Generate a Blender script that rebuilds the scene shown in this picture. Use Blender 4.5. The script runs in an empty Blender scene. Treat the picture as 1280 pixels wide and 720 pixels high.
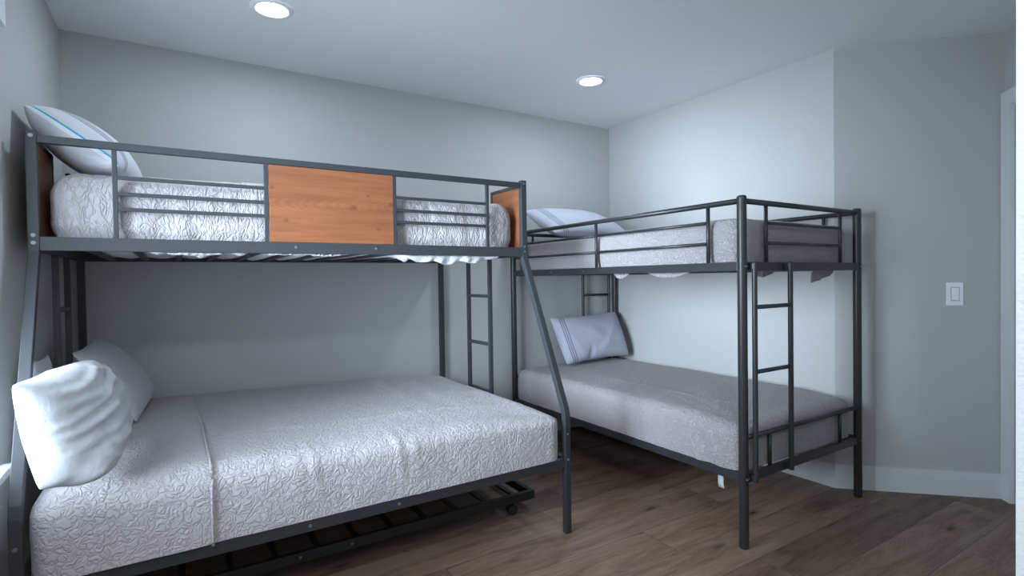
import bpy, bmesh, math, random
import numpy as np
from mathutils import Vector, Matrix, noise

S = bpy.context.scene
COL = S.collection

# ------------------------------------------------------------------ camera
PSI, PITCH, ROLL, FPX, CAMH = 0.5610, 0.0164, -0.0147, 671.14, 1.2
cam = bpy.data.cameras.new('camera')
cam.sensor_width = 36.0
cam.lens = FPX / 1280 * 36
cam.clip_start = 0.02
cam_o = bpy.data.objects.new('camera', cam)
COL.objects.link(cam_o)
_s, _c = math.sin(PSI), math.cos(PSI)
_R = Vector((_c, -_s, 0))
_U = Vector((_s * math.sin(PITCH), _c * math.sin(PITCH), math.cos(PITCH)))
_F = Vector((_s * math.cos(PITCH), _c * math.cos(PITCH), -math.sin(PITCH)))
R2 = _R * math.cos(ROLL) + _U * math.sin(ROLL)
U2 = _U * math.cos(ROLL) - _R * math.sin(ROLL)
M = Matrix((R2, U2, -_F)).transposed().to_4x4()
M.translation = (0, 0, CAMH)
cam_o.matrix_world = M
S.camera = cam_o

# ------------------------------------------------------------------ light and exposure
S.view_settings.view_transform = 'Standard'
S.view_settings.look = 'None'
S.view_settings.exposure = 0.52
S.view_settings.gamma = 1.0
S.view_settings.use_curve_mapping = False
SKY = 5.2
SKY_GLOW = 63.0
SKY_POW = 17.0
SKY_DIR = (-1.0, -.31, .09)
LED_EMIT = 14.0
LED_WATT = 5.6
w = bpy.data.worlds.new('sky')
S.world = w
w.use_nodes = True
# bright hazy sky low opposite the window, dimmer elsewhere
_n = w.node_tree.nodes
_l = w.node_tree.links
_tc = _n.new('ShaderNodeTexCoord')
_dp = _n.new('ShaderNodeVectorMath')
_dp.operation = 'DOT_PRODUCT'
_dp.inputs[1].default_value = Vector(SKY_DIR).normalized()
_l.new(_tc.outputs['Generated'], _dp.inputs[0])
_mx = _n.new('ShaderNodeMath'); _mx.operation = 'MAXIMUM'; _mx.inputs[1].default_value = 0
_l.new(_dp.outputs['Value'], _mx.inputs[0])
_pw = _n.new('ShaderNodeMath'); _pw.operation = 'POWER'; _pw.inputs[1].default_value = SKY_POW
_l.new(_mx.outputs[0], _pw.inputs[0])
_ma = _n.new('ShaderNodeMath'); _ma.operation = 'MULTIPLY_ADD'; _ma.inputs[1].default_value = SKY_GLOW; _ma.inputs[2].default_value = SKY
_l.new(_pw.outputs[0], _ma.inputs[0])
_l.new(_ma.outputs[0], _n['Background'].inputs[1])
_n['Background'].inputs[0].default_value = (0.70, 0.85, 1.0, 1)
S.cycles.use_denoising = True
S.cycles.max_bounces = 12
S.cycles.diffuse_bounces = 8
S.cycles.sample_clamp_indirect = 6.0

# added fill lamp, unseen, standing in for light from behind the photographer
fill = bpy.data.lights.new('added_fill_behind', 'AREA')
fill.shape = 'DISK'
fill.size = .5
fill.energy = 21.0
fill.color = (.78, .90, 1)
fo = bpy.data.objects.new('added_fill_behind', fill)
fo.location = (.35, -.25, 2.40)
COL.objects.link(fo)

# room and window dimensions
XL, YB, XR, H = -0.455, 3.4104, 3.1318, 2.4556
CY = 1.586                                     # right wall ends here, 45 degree wall starts
DX, DY = 3.7042, 1.0136
EY = 0.314                                     # wall beside the photographer
SX = 1.2
YR = -0.9
WY0, WY1, WZ0, WZ1 = 1.15, 2.165, 0.66, 2.0    # window opening in the left wall
WT = 0.13

portal = bpy.data.lights.new('window_portal', 'AREA')
portal.shape = 'RECTANGLE'
portal.size = WZ1 - WZ0
portal.size_y = WY1 - WY0
portal.cycles.is_portal = True
po = bpy.data.objects.new('window_portal', portal)
po.location = (XL - WT - 0.01, (WY0 + WY1) / 2, (WZ0 + WZ1) / 2)
po.rotation_euler = (0, -math.pi / 2, 0)
COL.objects.link(po)

# ------------------------------------------------------------------ materials
class Mat:
    def __init__(s, name, col=(.5, .5, .5), rough=.5, metal=0., spec=.5):
        s.m = bpy.data.materials.new(name)
        s.m.use_nodes = True
        s.nt = s.m.node_tree
        s.b = s.nt.nodes['Principled BSDF']
        s.set('Base Color', (*col, 1))
        s.set('Roughness', rough)
        s.set('Metallic', metal)
        s.set('Specular IOR Level', spec)

    def set(s, k, v):
        s.b.inputs[k].default_value = v

    def n(s, t, **kw):
        nd = s.nt.nodes.new(t)
        for k, v in kw.items():
            if k.startswith('_'):
                setattr(nd, k[1:], v)
            else:
                key = int(k[1:]) if k[0] == 'i' and k[1:].isdigit() else k.replace('__', ' ')
                if isinstance(v, tuple) and len(v) == 2 and hasattr(v[0], 'bl_idname'):
                    s.nt.links.new(v[0].outputs[v[1]], nd.inputs[key])
                else:
                    nd.inputs[key].default_value = v
        return nd

    def link(s, a, ao, b, bi):
        s.nt.links.new(a.outputs[ao], b.inputs[bi])

    def coords(s, scale=(1, 1, 1), kind='Object'):
        tc = s.n('ShaderNodeTexCoord')
        mp = s.n('ShaderNodeMapping', Vector=(tc, kind))
        mp.inputs['Scale'].default_value = scale
        return mp

    def math(s, op, a, b=None, clamp=False):
        nd = s.nt.nodes.new('ShaderNodeMath')
        nd.operation = op
        nd.use_clamp = clamp
        for i, v in enumerate((a, b)):
            if v is None:
                continue
            if isinstance(v, tuple):
                s.nt.links.new(v[0].outputs[v[1]], nd.inputs[i])
            else:
                nd.inputs[i].default_value = v
        return nd

    def ramp(s, src, stops, interp='LINEAR'):
        r = s.nt.nodes.new('ShaderNodeValToRGB')
        r.color_ramp.interpolation = interp
        el = r.color_ramp.elements
        while len(el) < len(stops):
            el.new(0.5)
        for e, (p, c) in zip(el, stops):
            e.position = p
            e.color = (*c, 1) if len(c) == 3 else c
        s.nt.links.new(src[0].outputs[src[1]], r.inputs[0])
        return r

    def bump(s, src, dist, strength=1.0, prev=None):
        b = s.nt.nodes.new('ShaderNodeBump')
        b.inputs['Distance'].default_value = dist
        b.inputs['Strength'].default_value = strength
        s.nt.links.new(src[0].outputs[src[1]], b.inputs['Height'])
        if prev:
            s.nt.links.new(prev.outputs[0], b.inputs['Normal'])
        s.nt.links.new(b.outputs[0], s.b.inputs['Normal'])
        return b


def wall_mat(name, col, dist=.0016, scale=95):
    m = Mat(name, col, .75, spec=.25)
    mp = m.coords()
    a = m.n('ShaderNodeTexNoise', Vector=(mp, 0), Scale=scale, Detail=3.0, Roughness=.55)
    m.bump((a, 'Fac'), dist, .6)
    return m.m


M_WALL = wall_mat('wall_paint', (.485, .484, .478))
M_CEIL = wall_mat('ceiling_paint', (.78, .79, .795), .0012, 70)
M_TRIM = Mat('white_trim_paint', (.66, .68, .70), .35).m
M_STUB = wall_mat('brightened_wall_paint', (.88, .89, .90), .003, 120)  # albedo raised to stand in for strong light on the near wall
M_VINYL = Mat('white_vinyl', (.80, .81, .82), .4).m
M_PLATE = Mat('white_switch_plastic', (.86, .87, .88), .3).m


M_GAP = Mat('switch_gap_shade_grey', (.40, .41, .42), .4).m  # grey stands in for the shade in the gap around the rocker


def metal_mat(name, col, rough, spec=.5):
    m = Mat(name, col, rough, spec=spec)
    mp = m.coords()
    a = m.n('ShaderNodeTexNoise', Vector=(mp, 0), Scale=700.0, Detail=2.0)
    m.bump((a, 'Fac'), .0003, .35)
    return m.m


M_SLATE = metal_mat('slate_grey_powder_coat', (.034, .037, .042), .45, .42)
M_BLACK = metal_mat('black_powder_coat', (.026, .028, .032), .38, .55)
M_TRUN = metal_mat('black_trundle_enamel', (.018, .019, .022), .45)
M_BOLT = Mat('zinc_bolt', (.22, .23, .25), .4, .8).m
M_RUB = Mat('black_rubber', (.012, .012, .013), .55).m
M_TAG = Mat('white_paper', (.5, .5, .52), .8).m


def wood_panel_mat():
    """knotty pine laminate: fine level grain, one cathedral figure, a few round knots"""
    m = Mat('orange_pine_laminate', (.4, .15, .05), .40, spec=.35)
    tc = m.n('ShaderNodeTexCoord')
    sp = m.n('ShaderNodeSeparateXYZ')
    m.link(tc, 'Object', sp, 0)
    PX, PZ = .328 - (X0 + X1) / 2, 1.675
    dn = m.n('ShaderNodeTexNoise', Vector=(tc, 'Object'), Scale=9.0, Detail=2.0)
    zc = m.math('SUBTRACT', (sp, 2), PZ - .150)
    zc2 = m.math('MULTIPLY', (zc, 0), (zc, 0))
    xs = m.math('SUBTRACT', (sp, 0), PX + .13)
    t = m.math('SUBTRACT', (m.math('MULTIPLY', (zc2, 0), 55.0), 0), (xs, 0))
    tw = m.math('MULTIPLY_ADD', (dn, 'Fac'), .09)
    m.link(t, 0, tw, 2)
    cath = m.math('SINE', (m.math('MULTIPLY', (tw, 0), 165.0), 0))
    fall = m.math('MULTIPLY', (m.ramp((m.math('ABSOLUTE', (zc, 0)), 0), [(.0, (1, 1, 1)), (.05, (.6, .6, .6)), (.10, (0, 0, 0))]), 0), .035)
    cat = m.math('MULTIPLY', (cath, 0), (fall, 0))
    mp2 = m.coords((1.2, 1.2, 16.0))
    g = m.n('ShaderNodeTexNoise', Vector=(mp2, 0), Scale=2.2, Detail=6.0, Roughness=.55, Distortion=.3)
    mp3 = m.coords((5, 5, 150))
    fine = m.n('ShaderNodeTexNoise', Vector=(mp3, 0), Scale=1.4, Detail=4.0)
    f1 = m.math('MULTIPLY_ADD', (fine, 'Fac'), .16)
    m.link(m.math('MULTIPLY', (g, 'Fac'), .55), 0, f1, 2)
    f2 = m.math('ADD', (f1, 0), (cat, 0))
    r = m.ramp((f2, 0), [(.22, (.180, .060, .026)), (.36, (.240, .085, .036)), (.46, (.285, .106, .045)), (.58, (.325, .130, .056))])
    cur = r
    for kx_, kz_, rad in ((.335, .155, .016), (.010, .092, .011), (.062, .222, .010), (.445, .245, .010), (.508, .135, .017), (.40, .10, .008)):
        c = m.n('ShaderNodeVectorMath', _operation='SUBTRACT')
        m.link(tc, 'Object', c, 0)
        c.inputs[1].default_value = (PX + kx_, YN - (YL + YF) / 2, PZ - kz_)
        d = m.n('ShaderNodeVectorMath', _operation='MULTIPLY')
        m.link(c, 0, d, 0)
        d.inputs[1].default_value = (1 / rad * .75, 0, 1 / rad)
        ln = m.n('ShaderNodeVectorMath', _operation='LENGTH')
        m.link(d, 0, ln, 0)
        kk = m.ramp((ln, 'Value'), [(0, (.75, .75, .75)), (.45, (.55, .55, .55)), (1, (0, 0, 0))])
        mx = m.n('ShaderNodeMixRGB', _blend_type='MIX')
        m.link(kk, 0, mx, 0); m.link(cur, 0, mx, 1)
        mx.inputs[2].default_value = (.115, .040, .020, 1)
        cur = mx
    m.link(cur, 0, m.b, 'Base Color')
    return m.m


X0, X1, YN, YF, YL = -.3894, 1.5467, 2.345, 3.3757, 2.0017
M_PINE = wood_panel_mat()


def floor_mat():
    """wide oak planks running along X: rows .2225 m, staggered end joints, grain, knots"""
    m = Mat('brown_oak_planks', (.2, .15, .12), .42, spec=.35)
    ROW, LEN = .2225, 1.5
    tc = m.n('ShaderNodeTexCoord')
    sp = m.n('ShaderNodeSeparateXYZ')
    m.link(tc, 'Object', sp, 0)
    yr = m.math('DIVIDE', (m.math('SUBTRACT', (sp, 1), .92), 0), ROW)
    row = m.math('FLOOR', (yr, 0))
    fy = m.math('SUBTRACT', (yr, 0), (row, 0))
    idx = m.math('DIVIDE', (m.math('ADD', (row, 0), 9.5), 0), 24.0)
    sh = {-1: .907, 0: .30, 1: .380, 2: .80, 3: .227, 4: .62, 5: .05, 6: .193, 7: .70, 8: .42, 9: .9, 10: .15}
    r_ = random.Random(4)
    stops = [((i + 9) / 24, (sh.get(i, r_.random()),) * 3) for i in range(-9, 15)]
    off = m.ramp((idx, 0), stops, 'CONSTANT')
    xr = m.math('SUBTRACT', (m.math('DIVIDE', (sp, 0), LEN), 0), (off, 0))
    pl = m.math('FLOOR', (xr, 0))
    fx = m.math('SUBTRACT', (xr, 0), (pl, 0))
    pid = m.n('ShaderNodeCombineXYZ')
    m.link(row, 0, pid, 0); m.link(pl, 0, pid, 1)
    pid.inputs[2].default_value = FLOOR_SEED
    wn_ = m.n('ShaderNodeTexWhiteNoise', Vector=(pid, 0))
    # seams
    ex_ = m.math('MULTIPLY', (m.math('MINIMUM', (fx, 0), (m.math('SUBTRACT', 1.0, (fx, 0)), 0)), 0), LEN)
    ey_ = m.math('MULTIPLY', (m.math('MINIMUM', (fy, 0), (m.math('SUBTRACT', 1.0, (fy, 0)), 0)), 0), ROW)
    ed = m.math('MINIMUM', (ex_, 0), (ey_, 0))
    seam = m.math('LESS_THAN', (ed, 0), .0012)
    # grain, shifted for each plank
    sc = m.n('ShaderNodeVectorMath', _operation='SCALE')
    m.link(wn_, 'Color', sc, 0)
    sc.inputs['Scale'].default_value = 37.0
    ad = m.n('ShaderNodeVectorMath', _operation='ADD')
    m.link(tc, 'Object', ad, 0); m.link(sc, 0, ad, 1)

    def mapped(v):
        mp = m.n('ShaderNodeMapping')
        m.link(ad, 0, mp, 0)
        mp.inputs['Scale'].default_value = v
        return mp
    g = m.n('ShaderNodeTexNoise', Vector=(mapped((1.1, 7.0, 1)), 0), Scale=1.5, Detail=6.0, Roughness=.6, Distortion=1.4)
    fine = m.n('ShaderNodeTexNoise', Vector=(mapped((9.0, 190.0, 1)), 0), Scale=1.0, Detail=3.0)
    a = m.math('MULTIPLY_ADD', (fine, 'Fac'), .30)
    m.link(g, 'Fac', a, 2)
    r = m.ramp((a, 0), [(.42, (.140, .086, .060)), (.58, (.222, .146, .104)), (.70, (.270, .186, .137)), (.88, (.315, .226, .170))])
    # curling cathedral grain
    wv = m.n('ShaderNodeTexNoise', Vector=(mapped((.9, 5.5, 1)), 0), Scale=1.3, Detail=2.0, Distortion=.6)
    cur = m.math('SINE', (m.math('MULTIPLY', (wv, 'Fac'), 130.0), 0))
    cur2 = m.math('MULTIPLY_ADD', (cur, 0), .07)
    cur2.inputs[2].default_value = .97
    tone = m.ramp((wn_, 'Value'), [(0, (.60, .56, .56)), (.3, (.86, .83, .82)), (1, (1.12, 1.08, 1.04))])
    mul = m.n('ShaderNodeMixRGB', _blend_type='MULTIPLY')
    mul.inputs[0].default_value = 1
    m.link(r, 0, mul, 1); m.link(tone, 0, mul, 2)
    mu2 = m.n('ShaderNodeVectorMath', _operation='SCALE')
    m.link(mul, 0, mu2, 0); m.link(cur2, 0, mu2, 'Scale')
    # knots with streaks
    kp = mapped((2.2, 5.4, 1))
    dn = m.n('ShaderNodeTexNoise', Vector=(kp, 0), Scale=5.0, Detail=2.0)
    kad = m.n('ShaderNodeMixRGB', _blend_type='ADD')
    kad.inputs[0].default_value = .16
    m.link(kp, 0, kad, 1); m.link(dn, 'Color', kad, 2)
    v = m.n('ShaderNodeTexVoronoi', Vector=(kad, 0), Scale=1.0)
    k = m.ramp((v, 'Distance'), [(.0, (1, 1, 1)), (.045, (.75, .75, .75)), (.10, (.22, .22, .22)), (.22, (0, 0, 0))])
    mx = m.n('ShaderNodeMixRGB', _blend_type='MIX')
    m.link(k, 0, mx, 0); m.link(mu2, 0, mx, 1)
    mx.inputs[2].default_value = (.030, .020, .017, 1)
    sm = m.n('ShaderNodeMixRGB', _blend_type='MIX')
    m.link(m.math('MULTIPLY', (seam, 0), .7), 0, sm, 0); m.link(mx, 0, sm, 1)
    sm.inputs[2].default_value = (.04, .028, .022, 1)
    m.link(sm, 0, m.b, 'Base Color')
    rr = m.ramp((g, 'Fac'), [(.3, (.55, .55, .55)), (.7, (.42, .42, .42))])
    m.link(rr, 0, m.b, 'Roughness')
    b = m.bump((a, 0), .0010, .35)
    inv = m.math('SUBTRACT', 1.0, (seam, 0))
    m.bump((inv, 0), .0012, .5, b)
    return m.m


FLOOR_SEED = 3.0
M_FLOOR = floor_mat()


def quilt_mat(name, col, scale, dist, stretch=(1, 1, 1), strength=1.0):
    """meandering stitched channels: zero lines of two noises, puffed between"""
    m = Mat(name, col, .85, spec=.15)
    m.set('Sheen Weight', .2)
    m.set('Sheen Roughness', .5)
    mp = m.coords(stretch)
    n1 = m.n('ShaderNodeTexNoise', Vector=(mp, 0), Scale=scale, Detail=1.0, Distortion=.8)
    mp2 = m.coords(stretch)
    mp2.inputs['Location'].default_value = (3.1, 7.7, 1.9)
    n2 = m.n('ShaderNodeTexNoise', Vector=(mp2, 0), Scale=scale * 1.15, Detail=1.0, Distortion=.8)

    def ridge(n):
        d = m.math('SUBTRACT', (n, 'Fac'), .5)
        a = m.math('ABSOLUTE', (d, 0))
        sc = m.math('MULTIPLY', (a, 0), 11.0)
        mn = m.math('MINIMUM', (sc, 0), 1.0)
        return m.math('SQRT', (mn, 0))
    h = m.math('MULTIPLY', (ridge(n1), 0), (ridge(n2), 0))
    b1 = m.bump((h, 0), dist, strength)
    fab = m.n('ShaderNodeTexNoise', Vector=(mp, 0), Scale=scale * 7, Detail=3.0)
    m.bump((fab, 'Fac'), dist * .25, .5, b1)
    return m.m


M_QUILT_L = quilt_mat('light_grey_scroll_quilt', (.44, .408, .42), 31.0, .0026)
M_QUILT_U = quilt_mat('pale_grey_crinkled_quilt', (.41, .382, .394), 36.0, .0030, (1, 1, .5))
M_QUILT_R = quilt_mat('taupe_grey_quilt', (.345, .312, .322), 42.0, .0034)
M_QUILT_RU = quilt_mat('mauve_grey_quilt', (.365, .335, .347), 42.0, .0034)


def cotton(name, col, dist=.0012):
    m = Mat(name, col, .8, spec=.2)
    m.set('Sheen Weight', .15)
    mp = m.coords()
    a = m.n('ShaderNodeTexNoise', Vector=(mp, 0), Scale=26.0, Detail=4.0, Distortion=.6)
    b = m.bump((a, 'Fac'), dist * 5, .5)
    f = m.n('ShaderNodeTexNoise', Vector=(mp, 0), Scale=420.0, Detail=1.0)
    m.bump((f, 'Fac'), dist * .4, .4, b)
    return m


M_WHITE = cotton('white_cotton', (.46, .47, .495)).m
M_SHEET = cotton('white_mattress_ticking', (.78, .80, .82), .003).m
M_GREYC = cotton('grey_cotton', (.47, .47, .50)).m


def striped(name, base, stripes, scol, cyan=None, inner=None, rev=False):
    """pillowcase: thin woven stripes across the case at UV u positions, optional cyan hem line and white pillow past it"""
    m = cotton(name, base)
    uv = m.n('ShaderNodeUVMap')
    sp = m.n('ShaderNodeSeparateXYZ')
    m.link(uv, 0, sp, 0)
    cur = None

    def band(u0, hw):
        d = m.math('SUBTRACT', (sp, 0), u0)
        a = m.math('ABSOLUTE', (d, 0))
        return m.math('LESS_THAN', (a, 0), hw)

    def mix(fac, col, prev):
        mx = m.n('ShaderNodeMixRGB', _blend_type='MIX')
        m.link(fac, 0, mx, 0)
        if prev is None:
            mx.inputs[1].default_value = (*base, 1)
        else:
            m.link(prev, 0, mx, 1)
        mx.inputs[2].default_value = (*col, 1)
        return mx
    for u0 in stripes:
        cur = mix(band(u0, .007), scol, cur)
    if inner:
        cur = mix(m.math('LESS_THAN', (sp, 0), inner[0]), inner[1], cur)
    if cyan:
        cur = mix(band(cyan, .006), (.02, .42, .62), cur)
    m.link(cur, 0, m.b, 'Base Color')
    return m.m


LAV = (.62, .62, .68)
M_CASE_U = striped('lilac_grey_striped_pillowcase', (.60, .60, .65), (.17, .20, .23), (.15, .14, .23), .03, (.03, (.80, .82, .85)))
M_CASE_R = striped('lavender_striped_pillowcase', (.42, .425, .50), (.10, .125, .15), (.20, .20, .28))
M_CASE_RU = striped('pale_lavender_striped_pillowcase', (.45, .46, .53), (.13, .155, .18), (.24, .24, .33))

M_LED = bpy.data.materials.new('led_lens_lit')
M_LED.use_nodes = True
_b = M_LED.node_tree.nodes['Principled BSDF']
_b.inputs['Base Color'].default_value = (.9, .9, .9, 1)
_b.inputs['Emission Color'].default_value = (.86, .93, 1, 1)
_b.inputs['Emission Strength'].default_value = LED_EMIT

M_GLASS = bpy.data.materials.new('window_glass')
M_GLASS.use_nodes = True
_nt = M_GLASS.node_tree
_nt.nodes.remove(_nt.nodes['Principled BSDF'])
_t = _nt.nodes.new('ShaderNodeBsdfTransparent')
_g = _nt.nodes.new('ShaderNodeBsdfGlossy')
_g.inputs['Roughness'].default_value = .02
_x = _nt.nodes.new('ShaderNodeMixShader')
_x.inputs[0].default_value = .06
_nt.links.new(_t.outputs[0], _x.inputs[1])
_nt.links.new(_g.outputs[0], _x.inputs[2])
_nt.links.new(_x.outputs[0], _nt.nodes['Material Output'].inputs[0])

# ------------------------------------------------------------------ mesh helpers
def box(bm, x0, x1, y0, y1, z0, z1, bev=0.0):
    t = bmesh.new()
    bmesh.ops.create_cube(t, size=1)
    for v in t.verts:
        v.co = Vector((x0 + (v.co.x + .5) * (x1 - x0), y0 + (v.co.y + .5) * (y1 - y0), z0 + (v.co.z + .5) * (z1 - z0)))
    if bev:
        bmesh.ops.bevel(t, geom=list(t.edges), offset=bev, segments=2, profile=.6, affect='EDGES')
    merge(bm, t)


def merge(bm, t):
    me = bpy.data.meshes.new('tmp')
    t.to_mesh(me)
    t.free()
    bm.from_mesh(me)
    bpy.data.meshes.remove(me)


def tube(bm, pts, r, n=14, cap=True):
    """round tube through a list of points"""
    pts = [Vector(p) for p in pts]
    rings = []
    for i, p in enumerate(pts):
        a = (pts[i] - pts[i - 1]).normalized() if i else (pts[1] - pts[0]).normalized()
        b = (pts[i + 1] - pts[i]).normalized() if i < len(pts) - 1 else a
        d = (a + b).normalized()
        up = Vector((0, 0, 1)) if abs(d.z) < .9 else Vector((0, 1, 0))
        u = d.cross(up).normalized()
        v = d.cross(u).normalized()
        rings.append([bm.verts.new(p + (u * math.cos(k * 2 * math.pi / n) + v * math.sin(k * 2 * math.pi / n)) * r) for k in range(n)])
    for i in range(len(rings) - 1):
        for k in range(n):
            f = bm.faces.new((rings[i][k], rings[i][(k + 1) % n], rings[i + 1][(k + 1) % n], rings[i + 1][k]))
            f.smooth = True
    if cap:
        bm.faces.new(rings[0][::-1])
        bm.faces.new(rings[-1])


def capped_post(bm, x, y, z0, z1, r, n=20):
    """round post with a softly domed plastic cap and foot"""
    prof = [(0, z0), (r * .9, z0), (r, z0 + .004), (r, z1 - .012), (r * .99, z1 - .006), (r * .8, z1 - .001), (0, z1)]
    lathe(bm, x, y, prof, n)


def lathe(bm, x, y, prof, n=24):
    rings = []
    for r, z in prof:
        if r == 0:
            rings.append([bm.verts.new((x, y, z))])
        else:
            rings.append([bm.verts.new((x + r * math.cos(k * 2 * math.pi / n), y + r * math.sin(k * 2 * math.pi / n), z)) for k in range(n)])
    for a, b in zip(rings, rings[1:]):
        for k in range(n):
            k2 = (k + 1) % n
            if len(a) == 1 and len(b) == 1:
                continue
            if len(a) == 1:
                f = bm.faces.new((a[0], b[k2], b[k]))
            elif len(b) == 1:
                f = bm.faces.new((a[k], a[k2], b[0]))
            else:
                f = bm.faces.new((a[k], a[k2], b[k2], b[k]))
            f.smooth = True


def bar(bm, a, b, w, h, bev=.002):
    """square section bar from a to b (axis aligned or not), w across, h upright"""
    a, b = Vector(a), Vector(b)
    d = b - a
    L = d.length
    t = bmesh.new()
    bmesh.ops.create_cube(t, size=1)
    for v in t.verts:
        v.co = Vector((v.co.x * L, v.co.y * w, v.co.z * h))
    if bev:
        bmesh.ops.bevel(t, geom=list(t.edges), offset=bev, segments=2, profile=.6, affect='EDGES')
    d.normalize()
    up = Vector((0, 0, 1)) if abs(d.z) < .95 else Vector((0, 1, 0))
    y = up.cross(d).normalized()
    z = d.cross(y)
    R = Matrix((d, y, z)).transposed().to_4x4()
    R.translation = (a + b) / 2
    bmesh.ops.transform(t, matrix=R, verts=t.verts)
    merge(bm, t)


def B():
    return bmesh.new()


def link_mesh(name, bm, mat, parent=None, origin=None):
    """link a bmesh given in world coordinates as ONE object"""
    bmesh.ops.recalc_face_normals(bm, faces=bm.faces)
    if parent is not None:
        off = world_loc(parent)
    elif origin is not None:
        off = Vector(origin)
    else:
        xs = [v.co for v in bm.verts]
        off = Vector(((min(p.x for p in xs) + max(p.x for p in xs)) / 2, (min(p.y for p in xs) + max(p.y for p in xs)) / 2, min(p.z for p in xs)))
    for v in bm.verts:
        v.co -= off
    me = bpy.data.meshes.new(name)
    bm.to_mesh(me)
    bm.free()
    me.materials.append(mat)
    o = bpy.data.objects.new(name, me)
    COL.objects.link(o)
    if parent is not None:
        o.parent = parent
    else:
        o.location = off
    return o


def world_loc(o):
    v = Vector(o.location)
    while o.parent:
        o = o.parent
        v += Vector(o.location)
    return v


def tag(o, label, cat, group=None, kind=None):
    o['label'] = label
    o['category'] = cat
    if group:
        o['group'] = group
    if kind:
        o['kind'] = kind
    return o


def thing(name, label, cat, loc, group=None):
    o = bpy.data.objects.new(name, None)
    o.empty_display_size = .1
    o.location = loc
    COL.objects.link(o)
    return tag(o, label, cat, group)


def struct(name, bm, mat, parent=None):
    o = link_mesh(name, bm, mat, parent, origin=(0, 0, 0) if parent is None else None)
    o['kind'] = 'structure'
    return o


def place_copy(src, loc, parent=None):
    c = src.copy()
    COL.objects.link(c)
    c.location = loc
    c.parent = parent
    return c


# ------------------------------------------------------------------ the room
T = .12
b = B(); box(b, XL - T, DX + .9, YR - T, YB + T, -.1, 0); struct('floor', b, M_FLOOR)
b = B(); box(b, XL - T, DX + .9, YR - T, YB + T, H, H + .1); struct('ceiling', b, M_CEIL)
b = B(); box(b, XL - T, XR + T, YB, YB + T, 0, H); struct('wall_back', b, M_WALL)
b = B()
box(b, XL - WT, XL, YR - T, WY0, 0, H)
box(b, XL - WT, XL, WY1, YB, 0, H)
box(b, XL - WT, XL, WY0, WY1, 0, WZ0)
box(b, XL - WT, XL, WY0, WY1, WZ1, H)
struct('wall_left', b, M_WALL)


def prism(bm, poly, z0, z1):
    lo = [bm.verts.new((x, y, z0)) for x, y in poly]
    hi = [bm.verts.new((x, y, z1)) for x, y in poly]
    n = len(poly)
    bm.faces.new(lo[::-1]); bm.faces.new(hi)
    for i in range(n):
        bm.faces.new((lo[i], lo[(i + 1) % n], hi[(i + 1) % n], hi[i]))


k = T * .7071
b = B(); prism(b, [(XR, CY), (XR, YB), (XR + T, YB), (XR + T, CY)], 0, H); struct('wall_right', b, M_WALL)
b = B(); prism(b, [(XR, CY), (DX, DY), (DX + k, DY + k), (XR + T, CY + k)], 0, H); struct('wall_corner', b, M_WALL)
# wall with the door runs back from the 45 degree wall towards the camera side
ex = DX - (DY - EY)
n2 = (.7071, -.7071)


def dw(s, d):          # point on the door wall: s metres from its far corner, d metres out of the room
    return (DX - .7071 * s + n2[0] * d, DY - .7071 * s + n2[1] * d)


LD = (DY - EY) / .7071
b = B(); prism(b, [dw(0, 0), dw(.07, 0), dw(.07, T), dw(0, T)], 0, H)
prism(b, [dw(.07, 0), dw(LD - .07, 0), dw(LD - .07, T), dw(.07, T)], 2.06, H)
prism(b, [dw(LD - .07, 0), dw(LD, 0), dw(LD, T), dw(LD - .07, T)], 0, H)
struct('wall_door', b, M_WALL)
b = B(); prism(b, [(SX, EY), (ex, EY), (ex, EY - T), (SX + T, EY - T), (SX + T, YR), (SX, YR)], 0, H)
wn = struct('wall_near', b, M_STUB)
b = B(); box(b, XL - T, SX + T, YR - T, YR, 0, H); struct('wall_rear', b, M_WALL)
# door leaf and casing
b = B(); prism(b, [dw(.075, .03), dw(LD - .075, .03), dw(LD - .075, .07), dw(.075, .07)], .008, 2.055)
for s0, s1, z0, z1 in ((.17, LD - .17, .2, .95), (.17, LD - .17, 1.1, 1.92)):
    prism(b, [dw(s0, .022), dw(s1, .022), dw(s1, .031), dw(s0, .031)], z0, z1)
door = struct('door_1', b, M_TRIM)
b = B()
kx, ky = dw(LD - .14, .0)
tube(b, [(*dw(LD - .14, .03), 1.0), (*dw(LD - .14, -.03), 1.0)], .012)
tube(b, [(*dw(LD - .14, -.02), 1.0), (*dw(LD - .14, -.05), 1.0)], .027, 20)
o = link_mesh('door_knob', b, M_BOLT, door)
b = B()
for s0, s1 in ((.005, .075), (LD - .075, LD - .005)):
    prism(b, [dw(s0, -.022), dw(s1, -.022), dw(s1, 0), dw(s0, 0)], 0, 2.135)
prism(b, [dw(.075, -.022), dw(LD - .075, -.022), dw(LD - .075, 0), dw(.075, 0)], 2.06, 2.135)
struct('trim_1', b, M_TRIM)
# baseboards
BH, BT = .1318, .014


def base_prof(name, poly):
    b = B(); prism(b, poly, 0, BH - .006); prism(b, [((x), (y)) for x, y in poly], BH - .006, BH)
    return struct(name, b, M_TRIM)


q = BT * .4142
base_prof('baseboard_right', [(XR, CY), (XR, YB), (XR - BT, YB - BT), (XR - BT, CY - q)])
base_prof('baseboard_corner', [(XR, CY), (XR - BT, CY - q), (DX - BT * .7071 - .012, DY - BT * .7071 + .012), (DX, DY)])
base_prof('baseboard_back', [(XL, YB), (XR, YB), (XR - BT, YB - BT), (XL + BT, YB - BT)])
base_prof('baseboard_left', [(XL, YR), (XL, YB), (XL + BT, YB - BT), (XL + BT, YR)])

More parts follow.
